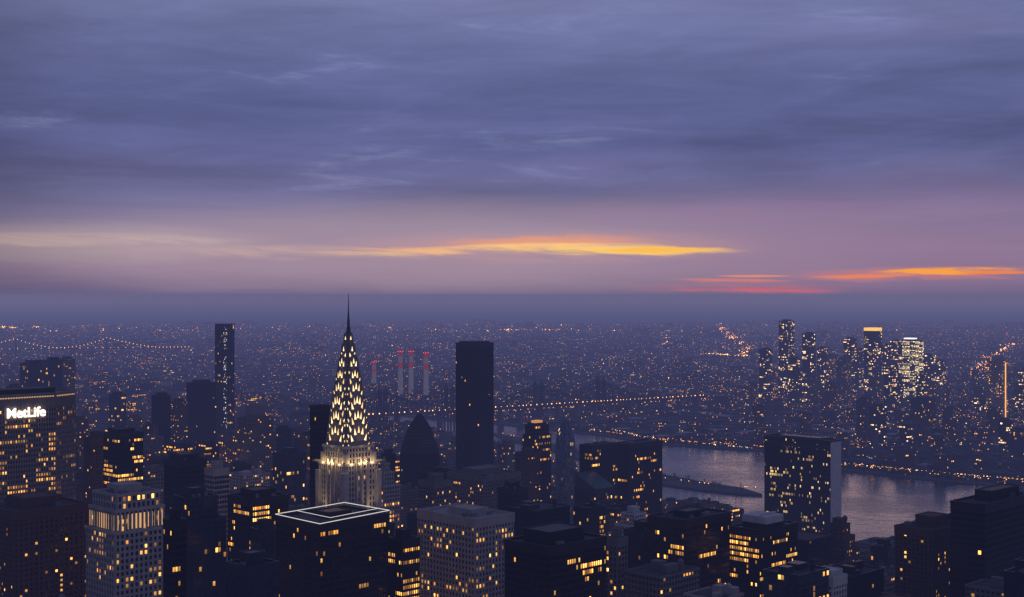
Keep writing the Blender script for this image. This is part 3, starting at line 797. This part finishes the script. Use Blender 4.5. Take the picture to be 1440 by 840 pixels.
for (y,x,px,w,d) in cands:
    yt=limit(px,y-20)+rnd.random()**1.2*90
    h=CAMH-(yt-HZ)*(y-25)/F
    if h<18: h=rnd.uniform(14,30)
    if y>2600 : h=min(h,rnd.uniform(18,95) if rnd.random()<.5 else rnd.uniform(15,40))
    if y>3300 and px<480: h=max(h,rnd.uniform(22,50))
    h=min(h,rnd.uniform(60,175))
    ytop=HZ+(CAMH-h)/y*F
    vis.append((ytop<855,h/y,x,y,w,d,h))
vis=[q for q in vis if q[0]]
order=sorted(vis,key=lambda q:-q[1])[:200]
ids=set(id(q) for q in order)
for q in vis:
    _,_,x,y,w,d,h=q; sty=rnd.choice(keys)
    if id(q) in ids:
        g,S=filler_mesh(w,d,h,sty,rnd,y)
        g.make('city_building',[S['flat'],M['roof'],S['wall']],None,(x,y,0),R45,label=S['words'].replace('tower','block')+' among neighbouring city blocks',category='building',group='city centre buildings')
    else:
        P=[(x+s*a-s*b,y+s*a+s*b) for a,b in rect(w/2,d/2)]
        k=NEAR.index(sty); stuff.prism(P,0,h,k,8,ST[sty]['cw'],ST[sty]['fh'],uo=rnd.randint(0,900))
        P=[(x+s*a-s*b,y+s*a+s*b) for a,b in rect(w/6,d/6)]
        stuff.prism(P,h,h+4,8,8)
stuff.make('city_buildings',[ST[k]['flat'] for k in NEAR]+[M['roof']],kind='stuff',label='dense mass of small mid rise city blocks',category='buildings')

far_roof=[plain('far_roof_dark',(.02,.02,.024),.9),plain('far_roof_mid',(.08,.08,.09),.9),plain('far_roof_pale',(.34,.34,.37),.9)]
lowf=wmat('low_rise_facade',(.08,.065,.055),G,.2,.3,.1,.03,.3,.10,3,st=1.7,**AMB)
lowd=wmat('warehouse_facade',(.16,.155,.155),G,.15,.45,.1,.03,.5,.08,6,st=1.9,ca=(1,.50,.15),cb=(1,.78,.48))
mass=MB(); small=[]
rnd=random.Random(9)
def queens(Dmin,Dmax,cell,hlo,hhi,ang,fill):
    ca,sa=math.cos(ang),math.sin(ang)
    R_=int(Dmax*1.2/cell)
    for i in range(-R_,R_):
        for j in range(-R_,R_):
            u=i*cell+(i//4)*18; v=j*cell*.8+(j//2)*18
            x=ca*u-sa*v; y=sa*u+ca*v
            if y<Dmin or y>=Dmax or abs(x/y)>.43: continue
            if rnd.random()>fill: continue
            if pip(x,y,manh) : continue
            if pip(x,y,river) or pip(x,y-35,river) or pip(x-30,y,river): continue
            if pip(x-40,y,IS): continue
            if any((x-hx)**2+(y-hy)**2<(hr+12)**2 for hx,hy,hr in HERO if hy>2400): continue
            small.append((x,y,cell,hlo,hhi,ang))
queens(2150,5200,46,6,14,.42,.86)
queens(5200,9000,74,6,16,.42,.8)
queens(9000,15000,150,8,22,.3,.75)
small.sort(key=lambda q:q[1])
cnt=0
for (x,y,cell,hlo,hhi,ang) in small:
    w=cell*rnd.uniform(.5,.93); d=cell*.8*rnd.uniform(.5,.9); h=rnd.uniform(hlo,hhi)
    px=720+x/y*F; big=rnd.random()
    if big<.05: h*=rnd.uniform(2,4)
    if px>1050 and y<4800 and big<.12: h=rnd.uniform(25,70); w*=.6;d*=.7
    ca,sa=math.cos(ang),math.sin(ang)
    k=rnd.choice((2,2,2,3,3,3,4)); mf=rnd.choice((0,0,1))
    if cnt<90 and y<3000 and px>880:
        cnt+=1; g=MB(); g.prism(rect(w/2,d/2),0,h,0,1,3.4,3.4); g.parapet(rect(w/2,d/2),h,.8,.2,.3,1); g.box(-w*.2,w*.1,-d*.2,d*.2,h+.02,h+3,1)
        g.make('waterfront_building',[lowf if mf==0 else lowd,far_roof[k-2]],None,(x,y,0),ang,label='low flat roofed block near the river shore',category='building',group='riverside low buildings')
        continue
    P=[(x+ca*a-sa*b,y+sa*a+ca*b) for a,b in rect(w/2,d/2)]
    mass.prism(P,0,h,mf,k,3.4,3.4,uo=rnd.randint(0,2000))
mass.make('low_rise_buildings',[lowf,lowd]+far_roof,kind='stuff',label='endless low rise neighbourhoods under haze',category='buildings')

# ------------------------------------------------------------------ lights of the far city
LM=[emis('lamp_sodium',(1,.36,.07),2.1),emis('lamp_warm',(1,.55,.20),2.1),emis('lamp_white',(.85,.9,1),1.5),emis('lamp_red',(1,.12,.06),2.2),emis('lamp_green',(.3,1,.6),1.2),
    emis('lamp_sodium_bright',(1,.38,.08),6.5),emis('lamp_warm_bright',(1,.60,.24),6.5)]
lm=MB(); rnd=random.Random(3)
from mathutils import noise as mn
def pick():
    q=rnd.random(); return 0 if q<.58 else 1 if q<.90 else 2 if q<.945 else 3 if q<.97 else 4 if q<.975 else 5 if q<.99 else 6
def addl(x,y,z,size=1.0,m=None):
    r=y/1351*.29*size*(.5+1.0*rnd.random()**3)
    lm.octa(x,y,z,max(.35,r),pick() if m is None else m)
nL=0
while nL<3900:
    D=1/rnd.uniform(1/14500,1/2150); tpx=rnd.uniform(-.4,.4); x=tpx*D
    if pip(x,D,river): continue
    mh=pip(x,D,manh)
    if mh and D<2600: continue
    v=mn.noise(Vector((x/700,D/900,1.3)))+.6*mn.noise(Vector((x/200,D/250,5)))
    if rnd.random()>.20+v*1.8: continue
    ang=.42
    if rnd.random()<.65:
        ca,sa=math.cos(ang),math.sin(ang); u=ca*x+sa*D; v2=-sa*x+ca*D
        if rnd.random()<.5: u=round(u/202)*202
        else: v2=round(v2/170)*170
        x,D=ca*u-sa*v2,sa*u+ca*v2
        if D<2150 or pip(x,D,river): continue
    addl(x,D,rnd.uniform(9,22),1.0 if rnd.random()<.95 else 1.6); nL+=1
for (xa,xb,ya,yb,n,sz) in [(0,55,458,463,90,1.6),(60,300,459,468,90,1.2),(330,480,460,466,50,1.2),(520,860,458,469,170,1.25),(880,1000,463,470,30,1.0),(690,900,465,467,80,1.3),(1180,1440,466,474,30,1.0)]:
    for _ in range(n):
        yy=rnd.uniform(ya,yb); D=F*CAMH/(yy-HZ); addl((rnd.uniform(xa,xb)-720)/F*D,D,12,sz,rnd.choice((5,6,6,5)))
def avenue(pts,n,sz,spread,ms=(5,5,6)):
    for _ in range(n):
        k=rnd.randrange(len(pts)-1); f=rnd.random()
        px=pts[k][0]*(1-f)+pts[k+1][0]*f; yy=pts[k][1]*(1-f)+pts[k+1][1]*f
        D=F*CAMH/(yy-HZ); addl((px-720)/F*D+rnd.gauss(0,spread),D,14,sz,rnd.choice(ms))
avenue([(1010,456),(1020,466),(1034,480),(1054,496),(1036,505)],170,1.5,34)
avenue([(1426,486),(1400,499),(1383,516),(1368,536)],120,1.3,22)
avenue([(995,501),(1050,504)],40,1.3,20)
avenue([(940,462),(936,490)],20,1.1,8)
avenue([(480,575),(640,560),(900,572),(1060,566)],130,1.1,40,(0,1,5))
avenue([(1060,640),(1000,634),(900,622),(860,612)],60,1.2,5,(1,6,2))
avenue([(1186,662),(1300,674),(1440,686)],110,1.1,6,(0,1,5,6))
avenue([(1180,610),(1300,622),(1440,640)],90,1.0,14,(0,1,5))
avenue([(60,500),(250,510),(420,520)],60,1.0,60,(0,1))
lm.make('city_lights',LM,kind='stuff',label='thousands of street lamps across far neighbourhoods',category='street lights')
pole=MB(); pole.beam((0,0,0),(0,0,9),.12); pole.beam((0,0,9),(1.6,0,9.4),.08)
hd=MB(); hd.octa(0,0,0,.6)
lp=pole.make('street_lamp',[M['black']]); lp['label']='street lamp with glowing sodium head on shore road'; lp['category']='street lamp'; lp['group']='street lamps along the shore'
lh=hd.make('lamp_head',[LM[5]],lp,(1.6,0,9.2))
first=True
for line,nn,off in ((far,120,22),(isl[:7],18,10)):
    for i in range(nn):
        k=rnd.uniform(7,len(line)-3) if line is far else rnd.uniform(0,len(line)-1.01)
        a=P2(*line[int(k)]); b_=P2(*line[int(k)+1]); f=k-int(k)
        x=a[0]*(1-f)+b_[0]*f; y=a[1]*(1-f)+b_[1]*f+off
        if first: lp.location=(x,y,0); first=False; continue
        o=lp.copy(); COL.objects.link(o); o.location=(x,y,3 if line is not far else 0)
        h_=lh.copy(); COL.objects.link(h_); h_.parent=o
tm=plain('tree_foliage',(.03,.035,.022),.95)
mb=MB(); rnd=random.Random(8)
def tree(x,y,z,h):
    mb.beam((x,y,z),(x,y,z+h*.45),h*.03)
    for _ in range(16):
        th=rnd.uniform(0,6.28); r=rnd.uniform(0,.38)*h; c=Vector((x+r*math.cos(th),y+r*math.sin(th),z+h*rnd.uniform(.35,1)))
        for _ in range(2):
            p=[c+Vector((rnd.uniform(-1,1),rnd.uniform(-1,1),rnd.uniform(-.8,.8)))*h*.14 for _ in range(3)]; mb.face(p)
for i in range(900):
    x=rnd.uniform(min(p[0] for p in IS),max(p[0] for p in IS)); y=rnd.uniform(2160,3140)
    if pip(x,y,IS): tree(x,y,3,rnd.uniform(6,11))
for i in range(500):
    k=rnd.uniform(7,len(far)-3); a=P2(*far[int(k)]); b_=P2(*far[int(k)+1]); f=k-int(k)
    x=a[0]*(1-f)+b_[0]*f; y=a[1]*(1-f)+b_[1]*f+rnd.uniform(8,34); tree(x,y,0,rnd.uniform(6,12))
mb.make('trees',[tm],kind='stuff',label='dark trees along the river shores',category='trees')

# ------------------------------------------------------------------ sun + camera
sl=bpy.data.lights.new('sun','SUN'); sl.energy=.05; sl.angle=math.radians(12); sl.color=(1,.62,.45)
so=bpy.data.objects.new('sun',sl); COL.objects.link(so)
so.rotation_euler=Vector((-.25,-1,-.05)).to_track_quat('-Z','Y').to_euler()
cam=bpy.data.cameras.new('camera'); cam.sensor_width=36; cam.lens=F/1440*36; cam.clip_end=150000; cam.clip_start=1
cam.shift_y=-(420-HZ)/1440
co=bpy.data.objects.new('camera',cam); COL.objects.link(co); co.location=(0,0,CAMH); co.rotation_euler=(math.pi/2,0,0)
SC.camera=co
SC.view_settings.view_transform='Standard'; SC.view_settings.look='None'; SC.view_settings.exposure=0
